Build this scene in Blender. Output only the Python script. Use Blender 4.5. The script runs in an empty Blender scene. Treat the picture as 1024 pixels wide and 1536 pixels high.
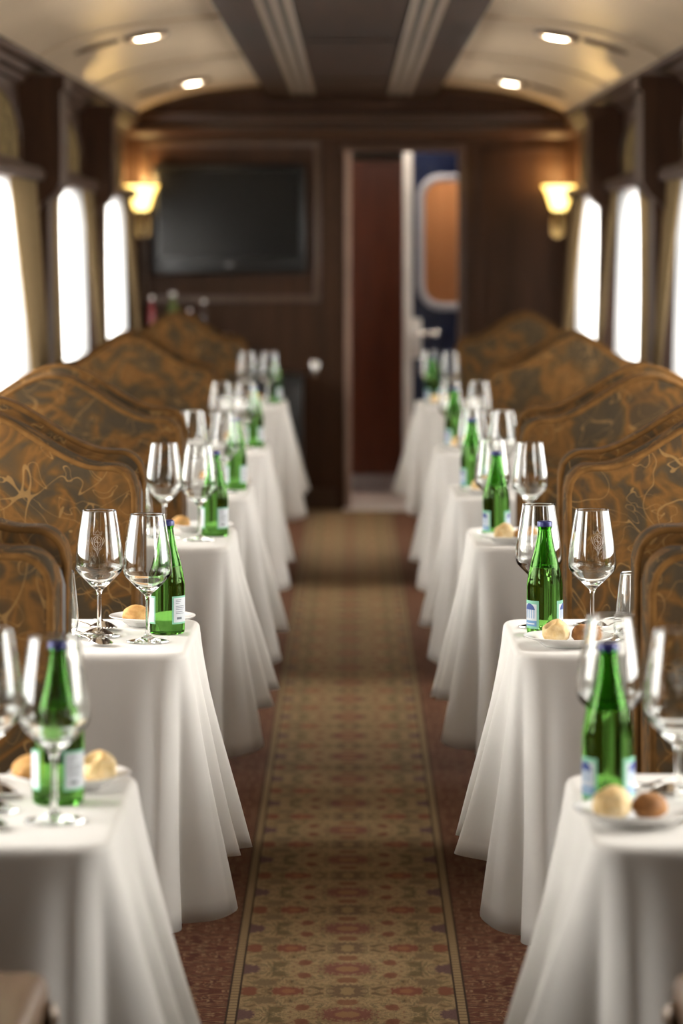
import bpy, bmesh, math, random
from mathutils import Vector, Matrix, noise
R = math.radians
PI = math.pi
random.seed(7)
sc = bpy.context.scene
COL = sc.collection
EYE = 1.45          # eye height (m); the car runs along +Y, camera at the origin

# ------------------------------------------------------------------ materials
def new_mat(name):
    m = bpy.data.materials.new(name); m.use_nodes = True
    nt = m.node_tree
    for n in list(nt.nodes): nt.nodes.remove(n)
    out = nt.nodes.new('ShaderNodeOutputMaterial')
    return m, nt, out

class G:
    """small node-graph writer"""
    def __init__(s, nt): s.nt = nt
    def n(s, t, **kw):
        o = s.nt.nodes.new(t)
        for k, v in kw.items(): setattr(o, k, v)
        return o
    def put(s, sock, v):
        if hasattr(v, 'is_output') or isinstance(v, bpy.types.NodeSocket): s.nt.links.new(v, sock)
        else: sock.default_value = v
    def math(s, op, a, b=None, c=None, clamp=False):
        o = s.n('ShaderNodeMath', operation=op); o.use_clamp = clamp
        s.put(o.inputs[0], a)
        if b is not None: s.put(o.inputs[1], b)
        if c is not None: s.put(o.inputs[2], c)
        return o.outputs[0]
    def mix(s, f, a, b):
        o = s.n('ShaderNodeMix', data_type='RGBA')
        s.put(o.inputs[0], f); s.put(o.inputs[6], a); s.put(o.inputs[7], b)
        return o.outputs[2]
    def noise(s, vec, scale, detail=2, rough=.5, dist=0):
        o = s.n('ShaderNodeTexNoise')
        if vec is not None: s.nt.links.new(vec, o.inputs['Vector'])
        o.inputs['Scale'].default_value = scale; o.inputs['Detail'].default_value = detail
        o.inputs['Roughness'].default_value = rough; o.inputs['Distortion'].default_value = dist
        return o.outputs[0]
    def ramp(s, f, stops, interp='LINEAR'):
        o = s.n('ShaderNodeValToRGB'); cr = o.color_ramp; cr.interpolation = interp
        while len(cr.elements) < len(stops): cr.elements.new(.5)
        for e, (p, c) in zip(cr.elements, stops):
            e.position = p; e.color = (c[0], c[1], c[2], 1)
        s.put(o.inputs[0], f)
        return o.outputs[0]
    def comb(s, x, y, z):
        o = s.n('ShaderNodeCombineXYZ')
        for i, v in enumerate((x, y, z)): s.put(o.inputs[i], v)
        return o.outputs[0]
    def obj(s):
        return s.n('ShaderNodeTexCoord').outputs['Object']
    def mapping(s, vec, scale=(1, 1, 1), loc=(0, 0, 0)):
        o = s.n('ShaderNodeMapping'); s.nt.links.new(vec, o.inputs[0])
        o.inputs['Scale'].default_value = scale; o.inputs['Location'].default_value = loc
        return o.outputs[0]
    def bump(s, h, strength, dist=.01):
        o = s.n('ShaderNodeBump'); o.inputs['Strength'].default_value = strength
        o.inputs['Distance'].default_value = dist; s.nt.links.new(h, o.inputs['Height'])
        return o.outputs[0]
    def pbsdf(s, color, rough=.5, metal=0, spec=.5, normal=None, **kw):
        o = s.n('ShaderNodeBsdfPrincipled')
        c = color if not isinstance(color, tuple) else (color[0], color[1], color[2], 1)
        s.put(o.inputs['Base Color'], c); s.put(o.inputs['Roughness'], rough)
        o.inputs['Metallic'].default_value = metal
        o.inputs['Specular IOR Level'].default_value = spec
        if normal is not None: s.nt.links.new(normal, o.inputs['Normal'])
        for k, v in kw.items(): s.put(o.inputs[k], v)
        return o.outputs[0]

def simple(name, color, rough=.5, metal=0, spec=.5, var=.12, vscale=6, bump=0, bscale=200, **kw):
    m, nt, out = new_mat(name); g = G(nt)
    o = g.obj()
    nz = g.noise(o, vscale, 3)
    c0 = tuple(max(0, c * (1 - var)) for c in color); c1 = tuple(min(1, c * (1 + var)) for c in color)
    col = g.ramp(nz, [(.3, c0), (.7, c1)])
    nrm = g.bump(g.noise(o, bscale, 2), bump, .002) if bump else None
    nt.links.new(g.pbsdf(col, rough, metal, spec, nrm, **kw), out.inputs[0])
    return m

def wood(name, dark, light, rough=.35, axis='z', scale=1.0, spec=.5):
    m, nt, out = new_mat(name); g = G(nt)
    o = g.obj()
    st = {'z': (9, 9, .7), 'y': (9, .7, 9), 'x': (.7, 9, 9)}[axis]
    v = g.mapping(o, tuple(a * scale for a in st))
    n1 = g.noise(v, 3.2, 5, .6, .6)
    n2 = g.noise(v, 14, 3, .6)
    f = g.math('ADD', g.math('MULTIPLY', n1, .75), g.math('MULTIPLY', n2, .25))
    col = g.ramp(f, [(.32, dark), (.68, light)])
    nt.links.new(g.pbsdf(col, rough, 0, spec, g.bump(n2, .08, .002)), out.inputs[0])
    return m

def emis(name, color, strength):
    m, nt, out = new_mat(name); g = G(nt)
    e = g.n('ShaderNodeEmission'); e.inputs[0].default_value = (*color, 1); e.inputs[1].default_value = strength
    nt.links.new(e.outputs[0], out.inputs[0])
    return m

def glassmat(name, color, ior=1.45, rough=0.0):
    m, nt, out = new_mat(name); g = G(nt)
    e = g.n('ShaderNodeBsdfGlass'); e.inputs['Color'].default_value = (*color, 1)
    e.inputs['IOR'].default_value = ior; e.inputs['Roughness'].default_value = rough
    nt.links.new(e.outputs[0], out.inputs[0])
    return m

M = {}
M['wood'] = wood('mahogany_panelling', (.024, .0098, .0042), (.056, .023, .0095), .55, spec=.18)
M['wood_y'] = wood('mahogany_rail', (.024, .0098, .0042), (.056, .023, .0095), .6, 'y', spec=.15)
M['wood_x'] = wood('mahogany_moulding', (.03, .013, .006), (.066, .029, .013), .3, 'x')
M['ceiling_wood'] = wood('dark_ceiling_panel', (.014, .0066, .0034), (.03, .0136, .0066), .6, 'y', spec=.1)
M['trim_light'] = wood('polished_trim', (.05, .026, .014), (.085, .046, .025), .4)
M['red_wood'] = wood('red_brown_door_wood', (.08, .02, .010), (.17, .046, .019), .35)
M['orange_wood'] = wood('orange_brown_wood', (.42, .17, .065), (.58, .26, .105), .35, 'z', .6)
M['arm_wood'] = wood('tan_armrest_wood', (.10, .055, .03), (.19, .11, .06), .4, 'y')
M['vault'] = simple('glossy_cream_vault', (.55, .425, .29), .36, 0, .5, .06, 2.0, .02, 3)
M['vent'] = simple('bronze_vent', (.16, .11, .07), .4, .3, .5)
M['vent_dark'] = simple('dark_vent_slot', (.012, .009, .006), .7)
M['pelmet_cloth'] = None
M['black'] = simple('black_plastic', (.006, .006, .006), .35)
M['screen'] = simple('dark_tv_screen', (.007, .007, .007), .16, 0, .5)
M['tvlogo'] = simple('grey_badge', (.16, .16, .17), .4)
M['steel'] = simple('polished_silver', (.62, .6, .57), .16, 1, .5, .05)
M['pale_metal'] = simple('pale_metal_post', (.72, .68, .64), .35, .3)
M['jamb'] = simple('pinkish_jamb', (.30, .20, .155), .4, .2)
M['grey_metal'] = simple('grey_window_surround', (.42, .42, .46), .4, .1)
M['blue'] = simple('navy_door_paint', (.003, .008, .034), .35, 0, .5, .1)
M['pale_floor'] = simple('pale_vestibule_floor', (.66, .61, .58), .4)
M['brass'] = simple('aged_brass', (.5, .33, .13), .3, 1)
M['shade'] = None
M['porcelain'] = simple('white_porcelain', (.80, .79, .77), .15, 0, .5, .02)
M['cap'] = simple('blue_bottle_cap', (.018, .024, .13), .35, .2)
M['label_white'] = simple('white_label_paper', (.62, .65, .69), .6, 0, .4, .04)
M['label_mint'] = simple('mint_label_border', (.22, .52, .36), .55, 0, .4, .05)
M['label_blue'] = simple('blue_label_print', (.03, .065, .25), .55, 0, .4, .05)
M['label_sky'] = simple('pale_blue_label_print', (.13, .28, .5), .55, 0, .4, .05)
M['label_ink'] = simple('grey_label_ink', (.16, .18, .2), .7, 0, .3, .05)
M['etch'] = simple('frosted_etching', (.75, .75, .73), .7, 0, .3, .02)
M['red_glass'] = simple('red_bottle', (.22, .02, .025), .25)
M['olive_glass'] = simple('olive_bottle', (.09, .12, .03), .25)
M['clear_glass'] = glassmat('clear_glass', (.985, .99, .985), 1.47)
M['green_glass'] = glassmat('green_bottle_glass', (.42, .69, .30), 1.42)
M['pipe'] = simple('dark_gold_piping', (.11, .052, .014), .9, 0, .1, .3, 30)
M['plinth'] = simple('dark_seat_core', (.014, .008, .005), .6)

# white table linen
m, nt, out = new_mat('white_table_linen'); g = G(nt)
o = g.obj()
wv = g.n('ShaderNodeTexWave', wave_type='BANDS', bands_direction='Z'); wv.inputs['Scale'].default_value = 260
nt.links.new(o, wv.inputs['Vector'])
h = g.math('ADD', g.math('MULTIPLY', wv.outputs[1], .15), g.math('MULTIPLY', g.noise(o, 11, 3), 3.0))
col = g.ramp(g.noise(o, 5, 3), [(.3, (.74, .715, .68)), (.7, (.81, .785, .75))])
pb = g.pbsdf(col, .85, 0, .25, g.bump(h, .12, .004))
tr = g.n('ShaderNodeBsdfTranslucent'); tr.inputs[0].default_value = (.8, .76, .7, 1)
mx = g.n('ShaderNodeMixShader'); mx.inputs[0].default_value = .12
nt.links.new(pb, mx.inputs[1]); nt.links.new(tr.outputs[0], mx.inputs[2]); nt.links.new(mx.outputs[0], out.inputs[0])
M['linen'] = m

# seat fabric: brown brocade with rust leaves and fine gold tendrils
m, nt, out = new_mat('brown_gold_brocade'); g = G(nt)
o = g.obj()
ri = g.n('ShaderNodeObjectInfo').outputs['Random']
off = g.comb(g.math('MULTIPLY', ri, 7.3), g.math('MULTIPLY', ri, 3.1), 0)
va = g.n('ShaderNodeVectorMath', operation='ADD'); nt.links.new(o, va.inputs[0]); nt.links.new(off, va.inputs[1])
v = va.outputs[0]
n1 = g.noise(v, 9.5, 2.5, .55, 1.1)
n2 = g.noise(v, 6.0, 1.2, .5, 1.6)
n3 = g.noise(v, 60, 2, .6)
base = g.ramp(n1, [(.38, (.045, .033, .020)), (.46, (.056, .038, .020)), (.50, (.080, .043, .016)), (.57, (.135, .063, .018)), (.63, (.09, .046, .017)), (.68, (.052, .034, .018))])
lines = g.math('LESS_THAN', g.math('ABSOLUTE', g.math('SUBTRACT', n2, .5)), .0055)
lines2 = g.math('LESS_THAN', g.math('ABSOLUTE', g.math('SUBTRACT', g.noise(v, 11, 0.6, .5, 2.2), .42)), .007)
ln = g.math('MAXIMUM', lines, lines2)
col = g.mix(g.math('MULTIPLY', ln, .75), base, (.22, .125, .045, 1))
col = g.mix(g.math('MULTIPLY', n3, .35), col, (.02, .012, .006, 1))
nt.links.new(g.pbsdf(col, .92, 0, .06, g.bump(g.noise(v, 240, 2), .25, .002)), out.inputs[0])
M['brocade'] = m

# olive pelmet fabric
m, nt, out = new_mat('olive_arch_fabric'); g = G(nt)
o = g.obj()
col = g.ramp(g.noise(o, 14, 3, .6, 1.5), [(.35, (.07, .052, .024)), (.6, (.19, .135, .06)), (.75, (.28, .2, .085))])
nt.links.new(g.pbsdf(col, .9, 0, .05), out.inputs[0])
M['pelmet_cloth'] = m

# sheer curtain, drape
def cloth_mat(name, col, transp, transl):
    m, nt, out = new_mat(name); g = G(nt)
    nz = g.noise(g.obj(), 30, 2)
    c = g.ramp(nz, [(.3, tuple(x * .93 for x in col)), (.7, col)])
    d = g.n('ShaderNodeBsdfDiffuse'); nt.links.new(c, d.inputs[0])
    t = g.n('ShaderNodeBsdfTranslucent'); nt.links.new(c, t.inputs[0])
    a = g.n('ShaderNodeMixShader'); a.inputs[0].default_value = transl
    nt.links.new(d.outputs[0], a.inputs[1]); nt.links.new(t.outputs[0], a.inputs[2])
    if transp > 0:
        p = g.n('ShaderNodeBsdfTransparent')
        b = g.n('ShaderNodeMixShader'); b.inputs[0].default_value = transp
        nt.links.new(a.outputs[0], b.inputs[1]); nt.links.new(p.outputs[0], b.inputs[2])
        nt.links.new(b.outputs[0], out.inputs[0])
    else: nt.links.new(a.outputs[0], out.inputs[0])
    return m
M['sheer'] = cloth_mat('white_sheer', (.66, .65, .64), .14, .80)
M['drape'] = cloth_mat('tan_drape', (.21, .15, .08), 0, .12)

# window pane: thin glass
m, nt, out = new_mat('thin_window_glass'); g = G(nt)
p = g.n('ShaderNodeBsdfTransparent'); p.inputs[0].default_value = (.97, .98, .98, 1)
gl = g.n('ShaderNodeBsdfGlossy'); gl.inputs['Roughness'].default_value = .02
lw = g.n('ShaderNodeLayerWeight'); lw.inputs[0].default_value = .5
fz = g.math('MULTIPLY_ADD', g.math('POWER', lw.outputs['Facing'], 4.0), .5, .03)
mx = g.n('ShaderNodeMixShader'); nt.links.new(fz, mx.inputs[0])
nt.links.new(p.outputs[0], mx.inputs[1]); nt.links.new(gl.outputs[0], mx.inputs[2]); nt.links.new(mx.outputs[0], out.inputs[0])
M['pane'] = m

# lamp shade glass: the lit lamp
def lampmat(name, core, rim, strength):
    m, nt, out = new_mat(name); g = G(nt)
    lw = g.n('ShaderNodeLayerWeight'); lw.inputs[0].default_value = .45
    c = g.mix(lw.outputs['Facing'], (*core, 1), (*rim, 1))
    e = g.n('ShaderNodeEmission'); nt.links.new(c, e.inputs[0]); e.inputs[1].default_value = strength
    nt.links.new(e.outputs[0], out.inputs[0])
    return m
M['shade'] = lampmat('lit_amber_glass', (1.0, .76, .28), (.95, .50, .06), 2.7)
M['lamp'] = emis('lit_warm_diffuser', (1.0, .86, .62), 26)
M['vest_fill'] = emis('added_vestibule_light', (1.0, .88, .74), 22)  # glow of the two unseen lamps added beyond the end wall

# bread
def bread(name, c0, c1, c2):
    m, nt, out = new_mat(name); g = G(nt)
    o = g.obj()
    col = g.ramp(g.noise(o, 38, 3, .6), [(.32, c0), (.52, c1), (.7, c2)])
    nt.links.new(g.pbsdf(col, .7, 0, .35, g.bump(g.noise(o, 160, 3), .4, .002), **{'Subsurface Weight': .1, 'Subsurface Radius': (.01, .006, .003)}), out.inputs[0])
    return m
M['bread_pale'] = bread('pale_bread', (.62, .40, .16), (.74, .56, .30), (.80, .66, .42))
M['bread_gold'] = bread('golden_bread', (.42, .2, .055), (.6, .34, .12), (.7, .47, .2))
M['bread_brown'] = bread('brown_bread', (.2, .085, .028), (.33, .15, .05), (.5, .28, .12))

# carpet runner with mirrored oriental pattern
m, nt, out = new_mat('oriental_carpet'); g = G(nt)
s = g.n('ShaderNodeSeparateXYZ'); nt.links.new(g.obj(), s.inputs[0])
X, Y = s.outputs[0], s.outputs[1]
u = g.math('ABSOLUTE', g.math('ADD', X, .008))
P = .195
vv = g.math('PINGPONG', Y, P)
kv = g.comb(u, vv, 0)
ks = g.mapping(kv, (1.25, .7, 1))
kn = g.noise(ks, 30, 3, .6, .8)
kn2 = g.noise(ks, 95, 3, .65, .5)
kn3 = g.noise(g.mapping(kv, (1, .55, 1), (3.3, 1.7, 0)), 38, 2, .5, 1.5)
jit = g.math('MULTIPLY', g.math('SUBTRACT', kn2, .5), 1.7)
def ell(u0, v0, a, b):
    du = g.math('DIVIDE', g.math('SUBTRACT', u, u0), a); dv = g.math('DIVIDE', g.math('SUBTRACT', vv, v0), b)
    r = g.math('SQRT', g.math('ADD', g.math('MULTIPLY', du, du), g.math('MULTIPLY', dv, dv)))
    r = g.math('ADD', r, jit)
    return g.math('MULTIPLY', g.math('SUBTRACT', .98, r), 5, clamp=True)
field = g.ramp(kn, [(.30, (.16, .10, .048)), (.42, (.35, .235, .115)), (.54, (.48, .335, .175)), (.64, (.33, .23, .11)), (.74, (.15, .115, .06))])
vine = g.math('LESS_THAN', g.math('ABSOLUTE', g.math('SUBTRACT', kn3, .5)), .024)
field = g.mix(g.math('MULTIPLY', vine, .7), field, (.16, .125, .065, 1))
fleck = g.math('MULTIPLY', g.math('SUBTRACT', kn2, .61), 12, clamp=True)
field = g.mix(g.math('MULTIPLY', fleck, .7), field, (.27, .09, .05, 1))
for (a, c) in [((0, 0, .060, .060), (.22, .065, .055)), ((0, 0, .026, .026), (.36, .20, .09)),
               ((0, P * .92, .040, .045), (.17, .105, .06)), ((0, P * .92, .016, .02), (.38, .26, .12)), ((0, P * .52, .024, .028), (.25, .10, .05)),
               ((.115, P, .036, .042), (.25, .06, .04)), ((.115, P, .015, .02), (.38, .17, .08)), ((.16, P * .62, .026, .034), (.22, .15, .08)),
               ((.2, 0, .028, .045), (.13, .06, .075)), ((.19, P * .95, .018, .03), (.25, .07, .04)), ((.085, P * .3, .018, .026), (.24, .08, .045)), ((.135, P * .22, .02, .03), (.18, .13, .06))]:
    field = g.mix(g.math('MULTIPLY', ell(*a), .86), field, (*c, 1))
# outer border: red-brown ground with pale meanders
bn = g.noise(g.mapping(g.comb(u, vv, 0), (.6, 1.2, 1)), 22, 2.5, .55, 1.8)
bl = g.math('LESS_THAN', g.math('ABSOLUTE', g.math('SUBTRACT', bn, .5)), .02)
border = g.ramp(g.noise(kv, 40, 2), [(.35, (.10, .03, .018)), (.6, (.18, .06, .034)), (.75, (.12, .065, .035))])
border = g.mix(g.math('MULTIPLY', bl, .8), border, (.44, .29, .16, 1))
# guard stripe with small bars
bar = g.math('LESS_THAN', g.math('FRACT', g.math('MULTIPLY', Y, 42)), .3)
stripe = g.mix(g.math('MULTIPLY', bar, .75), (.40, .28, .145, 1), (.12, .07, .04, 1))
a1 = g.math('GREATER_THAN', u, .205); a2 = g.math('GREATER_THAN', u, .209)
a3 = g.math('GREATER_THAN', u, .224); a4 = g.math('GREATER_THAN', u, .228)
col = g.mix(a1, field, (.045, .026, .015, 1)); col = g.mix(a2, col, stripe)
col = g.mix(a3, col, (.045, .026, .015, 1)); col = g.mix(a4, col, border)
pile = g.noise(g.obj(), 420, 1)
col = g.mix(g.math('MULTIPLY_ADD', pile, .4, .12), col, (.03, .018, .010, 1))
nt.links.new(g.pbsdf(col, .9, 0, .15, g.bump(pile, .3, .003)), out.inputs[0])
M['carpet'] = m

# ------------------------------------------------------------------ geometry helpers
class MB:
    def __init__(s): s.v = []; s.f = []
    def add(s, vs, fs):
        b = len(s.v); s.v += [tuple(v) for v in vs]; s.f += [tuple(i + b for i in f) for f in fs]; return s
    def bm(s, b):
        b.verts.index_update()
        s.add([v.co[:] for v in b.verts], [[v.index for v in f.verts] for f in b.faces]); b.free(); return s
    def box(s, x0, x1, y0, y1, z0, z1, bev=0, seg=2):
        b = bmesh.new(); bmesh.ops.create_cube(b, size=1)
        for v in b.verts:
            v.co = Vector(((x0 + x1) / 2 + v.co.x * (x1 - x0), (y0 + y1) / 2 + v.co.y * (y1 - y0), (z0 + z1) / 2 + v.co.z * (z1 - z0)))
        if bev: bmesh.ops.bevel(b, geom=b.edges[:], offset=bev, segments=seg, profile=.5, affect='EDGES')
        return s.bm(b)
    def lathe(s, prof, n=48, c=(0, 0, 0), closed=False):
        vs = []; fs = []; k = len(prof)
        for (r, z) in prof:
            for i in range(n):
                a = 2 * PI * i / n; vs.append((c[0] + r * math.cos(a), c[1] + r * math.sin(a), c[2] + z))
        for j in range(k if closed else k - 1):
            jj = (j + 1) % k
            for i in range(n):
                ii = (i + 1) % n; fs.append((j * n + i, j * n + ii, jj * n + ii, jj * n + i))
        if not closed:
            if prof[0][0] > 1e-6: fs.append(tuple(range(n))[::-1])
            if prof[-1][0] > 1e-6: fs.append(tuple((k - 1) * n + i for i in range(n)))
        return s.add(vs, fs)
    def tube(s, pts, r, n=8, closed=False):
        pts = [Vector(p) for p in pts]; k = len(pts); vs = []; fs = []
        up = Vector((0, 0, 1)); pn = None
        for i, p in enumerate(pts):
            if closed: t = pts[(i + 1) % k] - pts[i - 1]
            else: t = pts[min(i + 1, k - 1)] - pts[max(i - 1, 0)]
            t.normalize()
            if pn is None:
                a = t.cross(up)
                if a.length < 1e-3: a = t.cross(Vector((1, 0, 0)))
            else: a = pn - t * pn.dot(t)
            a.normalize(); pn = a; b = t.cross(a)
            rr = r[i] if isinstance(r, (list, tuple)) else r
            for j in range(n):
                q = 2 * PI * j / n; vs.append(p + a * (rr * math.cos(q)) + b * (rr * math.sin(q)))
        for i in range(k if closed else k - 1):
            ii = (i + 1) % k
            for j in range(n):
                jj = (j + 1) % n; fs.append((i * n + j, i * n + jj, ii * n + jj, ii * n + j))
        if not closed: fs += [tuple(range(n))[::-1], tuple((k - 1) * n + j for j in range(n))]
        return s.add(vs, fs)
    def prism(s, poly, fn, d0, d1):
        """poly: 2-D outline; fn(a,b,d) -> xyz; extruded between d0 and d1"""
        n = len(poly)
        vs = [fn(a, b, d0) for a, b in poly] + [fn(a, b, d1) for a, b in poly]
        fs = [tuple(range(n))[::-1], tuple(range(n, 2 * n))] + [(i, (i + 1) % n, n + (i + 1) % n, n + i) for i in range(n)]
        return s.add(vs, fs)
    def grid(s, rows):
        k = len(rows[0]); vs = [p for r in rows for p in r]
        fs = [(i * k + j, i * k + j + 1, (i + 1) * k + j + 1, (i + 1) * k + j) for i in range(len(rows) - 1) for j in range(k - 1)]
        return s.add(vs, fs)
    def build(s, name, mat, parent=None, angle=35, normals=True):
        me = bpy.data.meshes.new(name); me.from_pydata([tuple(v) for v in s.v], [], s.f)
        me.validate(); b = bmesh.new(); b.from_mesh(me)
        bmesh.ops.remove_doubles(b, verts=b.verts[:], dist=1e-6)
        if normals: bmesh.ops.recalc_face_normals(b, faces=b.faces[:])
        b.to_mesh(me); b.free()
        me.shade_smooth()
        if angle < 180: me.set_sharp_from_angle(angle=R(angle))
        me.materials.append(mat)
        o = bpy.data.objects.new(name, me); COL.objects.link(o)
        if parent: o.parent = parent
        return o

def empty(name, loc=(0, 0, 0), rz=0):
    o = bpy.data.objects.new(name, None); COL.objects.link(o); o.location = loc; o.rotation_euler = (0, 0, rz)
    o.empty_display_size = .05
    return o
def tag(o, label, cat, group=None, kind=None):
    o['label'] = label; o['category'] = cat
    if group: o['group'] = group
    elif 'group' in o: del o['group']
    if kind: o['kind'] = kind
    return o
def struct(o):
    o['kind'] = 'structure'; return o
def dup(root, loc, rz=0, label=None, cat=None, group=None):
    c = root.copy(); COL.objects.link(c); c.location = loc; c.rotation_euler = (0, 0, rz)
    if label: tag(c, label, cat or root['category'], group)
    def rec(src, dst):
        for ch in list(src.children):
            d = ch.copy(); COL.objects.link(d); d.parent = dst; rec(ch, d)
    rec(root, c)
    return c

ORD = ['nearest', 'second', 'third', 'fourth', 'fifth', 'farthest']
SIDE = {-1: 'left', 1: 'right'}
def tname(k, s): return f"{ORD[k]} table on the {SIDE[s]}"

# ------------------------------------------------------------------ the car body
Y0, Y1 = -3.0, 17.9
WX = 1.21                 # half width inside the panelling
SILL, HEAD = .86, 1.67
floor = MB().box(-1.3, 1.3, Y0 - .1, 17.93, -.05, 0).build('floor', M['carpet']); struct(floor)

WINS = [(3.6, 4.56), (5.05, 6.9), (7.3, 9.5), (9.9, 12.1), (12.5, 14.75), (15.05, 17.3)]  # two nearest are out of view, their spans set to light the near tables
for sgn, nm in ((-1, 'wall_left'), (1, 'wall_right')):
    b = MB()
    x0, x1 = sorted((sgn * WX, sgn * (WX + .1)))
    b.box(x0, x1, Y0, Y1, 0, SILL); b.box(x0, x1, Y0, Y1, HEAD, 2.13)
    e = [Y0] + [v for w in WINS for v in w] + [Y1]
    for i in range(0, len(e), 2): b.box(x0, x1, e[i], e[i + 1], SILL, HEAD)
    # dado panel mouldings
    xa, xb = sorted((sgn * (WX - .015), sgn * WX))
    for (a, c) in WINS: b.box(xa, xb, a + .1, c - .1, .18, .72, .006, 1)
    struct(b.build(nm, M['wood']))
# pilasters with corbels between the windows
k = 1
for sgn in (-1, 1):
    for i in range(len(WINS)):
        ya = WINS[i][1] + .02; yb = (WINS[i + 1][0] - .02) if i + 1 < len(WINS) else Y1 - .35
        if i + 1 == len(WINS): continue
        if i == len(WINS) - 2: ya, yb = WINS[i][1] + .03, WINS[i + 1][0] - .03
        b = MB()
        xa, xb = sorted((sgn * 1.108, sgn * WX)); b.box(xa, xb, ya + .055, yb - .035, 0, 1.62, .008, 1)
        # corbel block stepping out under the cornice
        prof = [(0, 1.50), (.05, 1.50), (.065, 1.54), (.085, 1.585), (.125, 1.62), (.15, 1.66), (.15, 1.99), (.165, 2.0), (.165, 2.05), (0, 2.05)]
        b.prism(prof, lambda a, c, d: (sgn * (WX - a), d, c), ya, yb)
        struct(b.build(f'trim_{k}', M['wood'], angle=30)); k += 1
# cornice rails under the vault
for sgn in (-1, 1):
    b = MB()
    prof = [(0, 2.02), (.02, 2.02), (.03, 2.04), (.05, 2.05), (.055, 2.075), (.075, 2.085), (.08, 2.11), (0, 2.12)]
    b.prism(prof, lambda a, c, d: (sgn * (WX - a), d, c), Y0, Y1)
    b.prism([(0, 1.665), (.09, 1.665), (.10, 1.69), (.085, 1.715), (0, 1.715)], lambda a, c, d: (sgn * (WX - a), d, c), Y0, 17.35)
    struct(b.build(f'trim_{k}', M['wood_y'], angle=25)); k += 1
# arched fabric panels above the windows
for sgn in (-1, 1):
    for (a, c) in WINS[2:]:
        mid = (a + c) / 2; hw = (c - a) / 2 - .28
        arch = [(-hw, 1.725), (hw, 1.725)] + [(hw * math.cos(t), 1.80 + .17 * math.sin(t)) for t in [PI * i / 14 for i in range(15)]]
        b = MB().prism(arch, lambda p, z, d: (sgn * d, mid + p, z), WX - .004, WX - .03)
        o = struct(b.build(f'trim_{k}', M['pelmet_cloth'])); k += 1
        fr = MB()
        pts = [(sgn * (WX - .032), mid + p, z) for p, z in arch]
        fr.tube(pts, .013, 6, True)
        fr.build('arch_moulding', M['wood_y'], o)

# windows: frame + pane, and the daylight outside
wi = 1
for sgn in (-1, 1):
    for (a, c) in WINS:
        b = MB()
        xa, xb = sorted((sgn * (WX + .02), sgn * (WX + .08)))
        b.box(xa, xb, a, c, SILL, SILL + .05, .006, 1); b.box(xa, xb, a, c, HEAD - .05, HEAD, .006, 1)
        b.box(xa, xb, a, a + .05, SILL + .05, HEAD - .05, .006, 1); b.box(xa, xb, c - .05, c, SILL + .05, HEAD - .05, .006, 1)
        o = struct(b.build(f'window_{wi}', M['wood_y'])); wi += 1
        pa, pb = sorted((sgn * (WX + .045), sgn * (WX + .051)))
        MB().box(pa, pb, a + .05, c - .05, SILL + .05, HEAD - .05).build('pane', M['pane'], o)
        L = bpy.data.lights.new('daylight', 'AREA'); L.shape = 'RECTANGLE'; L.size = c - a + .4; L.size_y = HEAD - SILL + .3
        L.energy = 31 * (c - a + .4); L.color = (1.0, .945, .88)
        lo = bpy.data.objects.new('daylight', L); COL.objects.link(lo)
        lo.location = (sgn * (WX + .22), (a + c) / 2, (SILL + HEAD) / 2 + .05); lo.rotation_euler = (0, sgn * R(90), 0) if True else (0, 0, 0)
        lo.rotation_euler = Vector((-sgn, 0, -.15)).to_track_quat('-Z', 'Z').to_euler()

# sheer curtains and drapes: (near edge top, near edge bottom, far edge) of the bare sheer
CURT = {-1: [((15.0, 17.32), 15.75, 15.05, 17.15), ((12.45, 14.8), 13.2, 12.8, 14.6), ((9.85, 12.15), 10.4, 10.2, 11.5)],
        1: [((15.0, 17.32), 15.55, 15.0, 16.8), ((12.45, 14.8), 13.45, 12.85, 14.8), ((9.85, 12.15), 10.4, 10.2, 11.95)]}
WN = ['window closest to the end wall', 'second window from the end wall', 'third window from the end wall']
def sheet(name, mat, sgn, fa, fb, z0, z1, xf, amp, waves, n=90, rows=14):
    rr = []
    for j in range(rows + 1):
        z = z1 + (z0 - z1) * j / rows; ya, yb = fa(z), fb(z); row = []
        for i in range(n + 1):
            t = i / n
            x = xf(z) + amp * math.sin(2 * PI * waves * t) * (.6 + .4 * math.sin(3.1 * t * waves))
            row.append((sgn * x, ya + (yb - ya) * t, z))
        rr.append(row)
    return MB().grid(rr).build(name, mat, angle=180, normals=False)
lerp = lambda a, b, t: a + (b - a) * t
for sgn in (-1, 1):
    for i, ((a, c), nt_, nb_, fe) in enumerate(CURT[sgn]):
        zt, zb = 1.672, .80
        tt = lambda z: (zt - z) / (zt - 1.0)
        o = sheet('sheer_curtain', M['sheer'], sgn, lambda z: a + .08, lambda z: c - .08, .86, 1.668, lambda z: 1.185 - .02 * tt(z), .008, 17, 160)
        tag(o, f'white sheer curtain glowing with daylight in the {WN[i]}, {SIDE[sgn]} side', 'curtain', 'sheer window curtains')
        xf = lambda z: 1.155 - .045 * min(1, max(0, tt(z)))
        ne = lambda z: lerp(nt_, nb_, min(1, max(0, tt(z))) ** .8)
        o = sheet('drape', M['drape'], sgn, lambda z: a - .02, ne, zb, zt, xf, .014, 6, 80)
        tag(o, f'tan drape on the near side of the {WN[i]}, {SIDE[sgn]} wall', 'drape', 'tan window drapes')
        fe2 = lambda z: fe - .22 + .34 * min(1, max(0, tt(z)))
        o = sheet('drape', M['drape'], sgn, fe2, lambda z: c + .02, zb, zt, xf, .014, 3, 50)
        tag(o, f'tan drape on the far side of the {WN[i]}, {SIDE[sgn]} wall', 'drape', 'tan window drapes')

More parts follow.
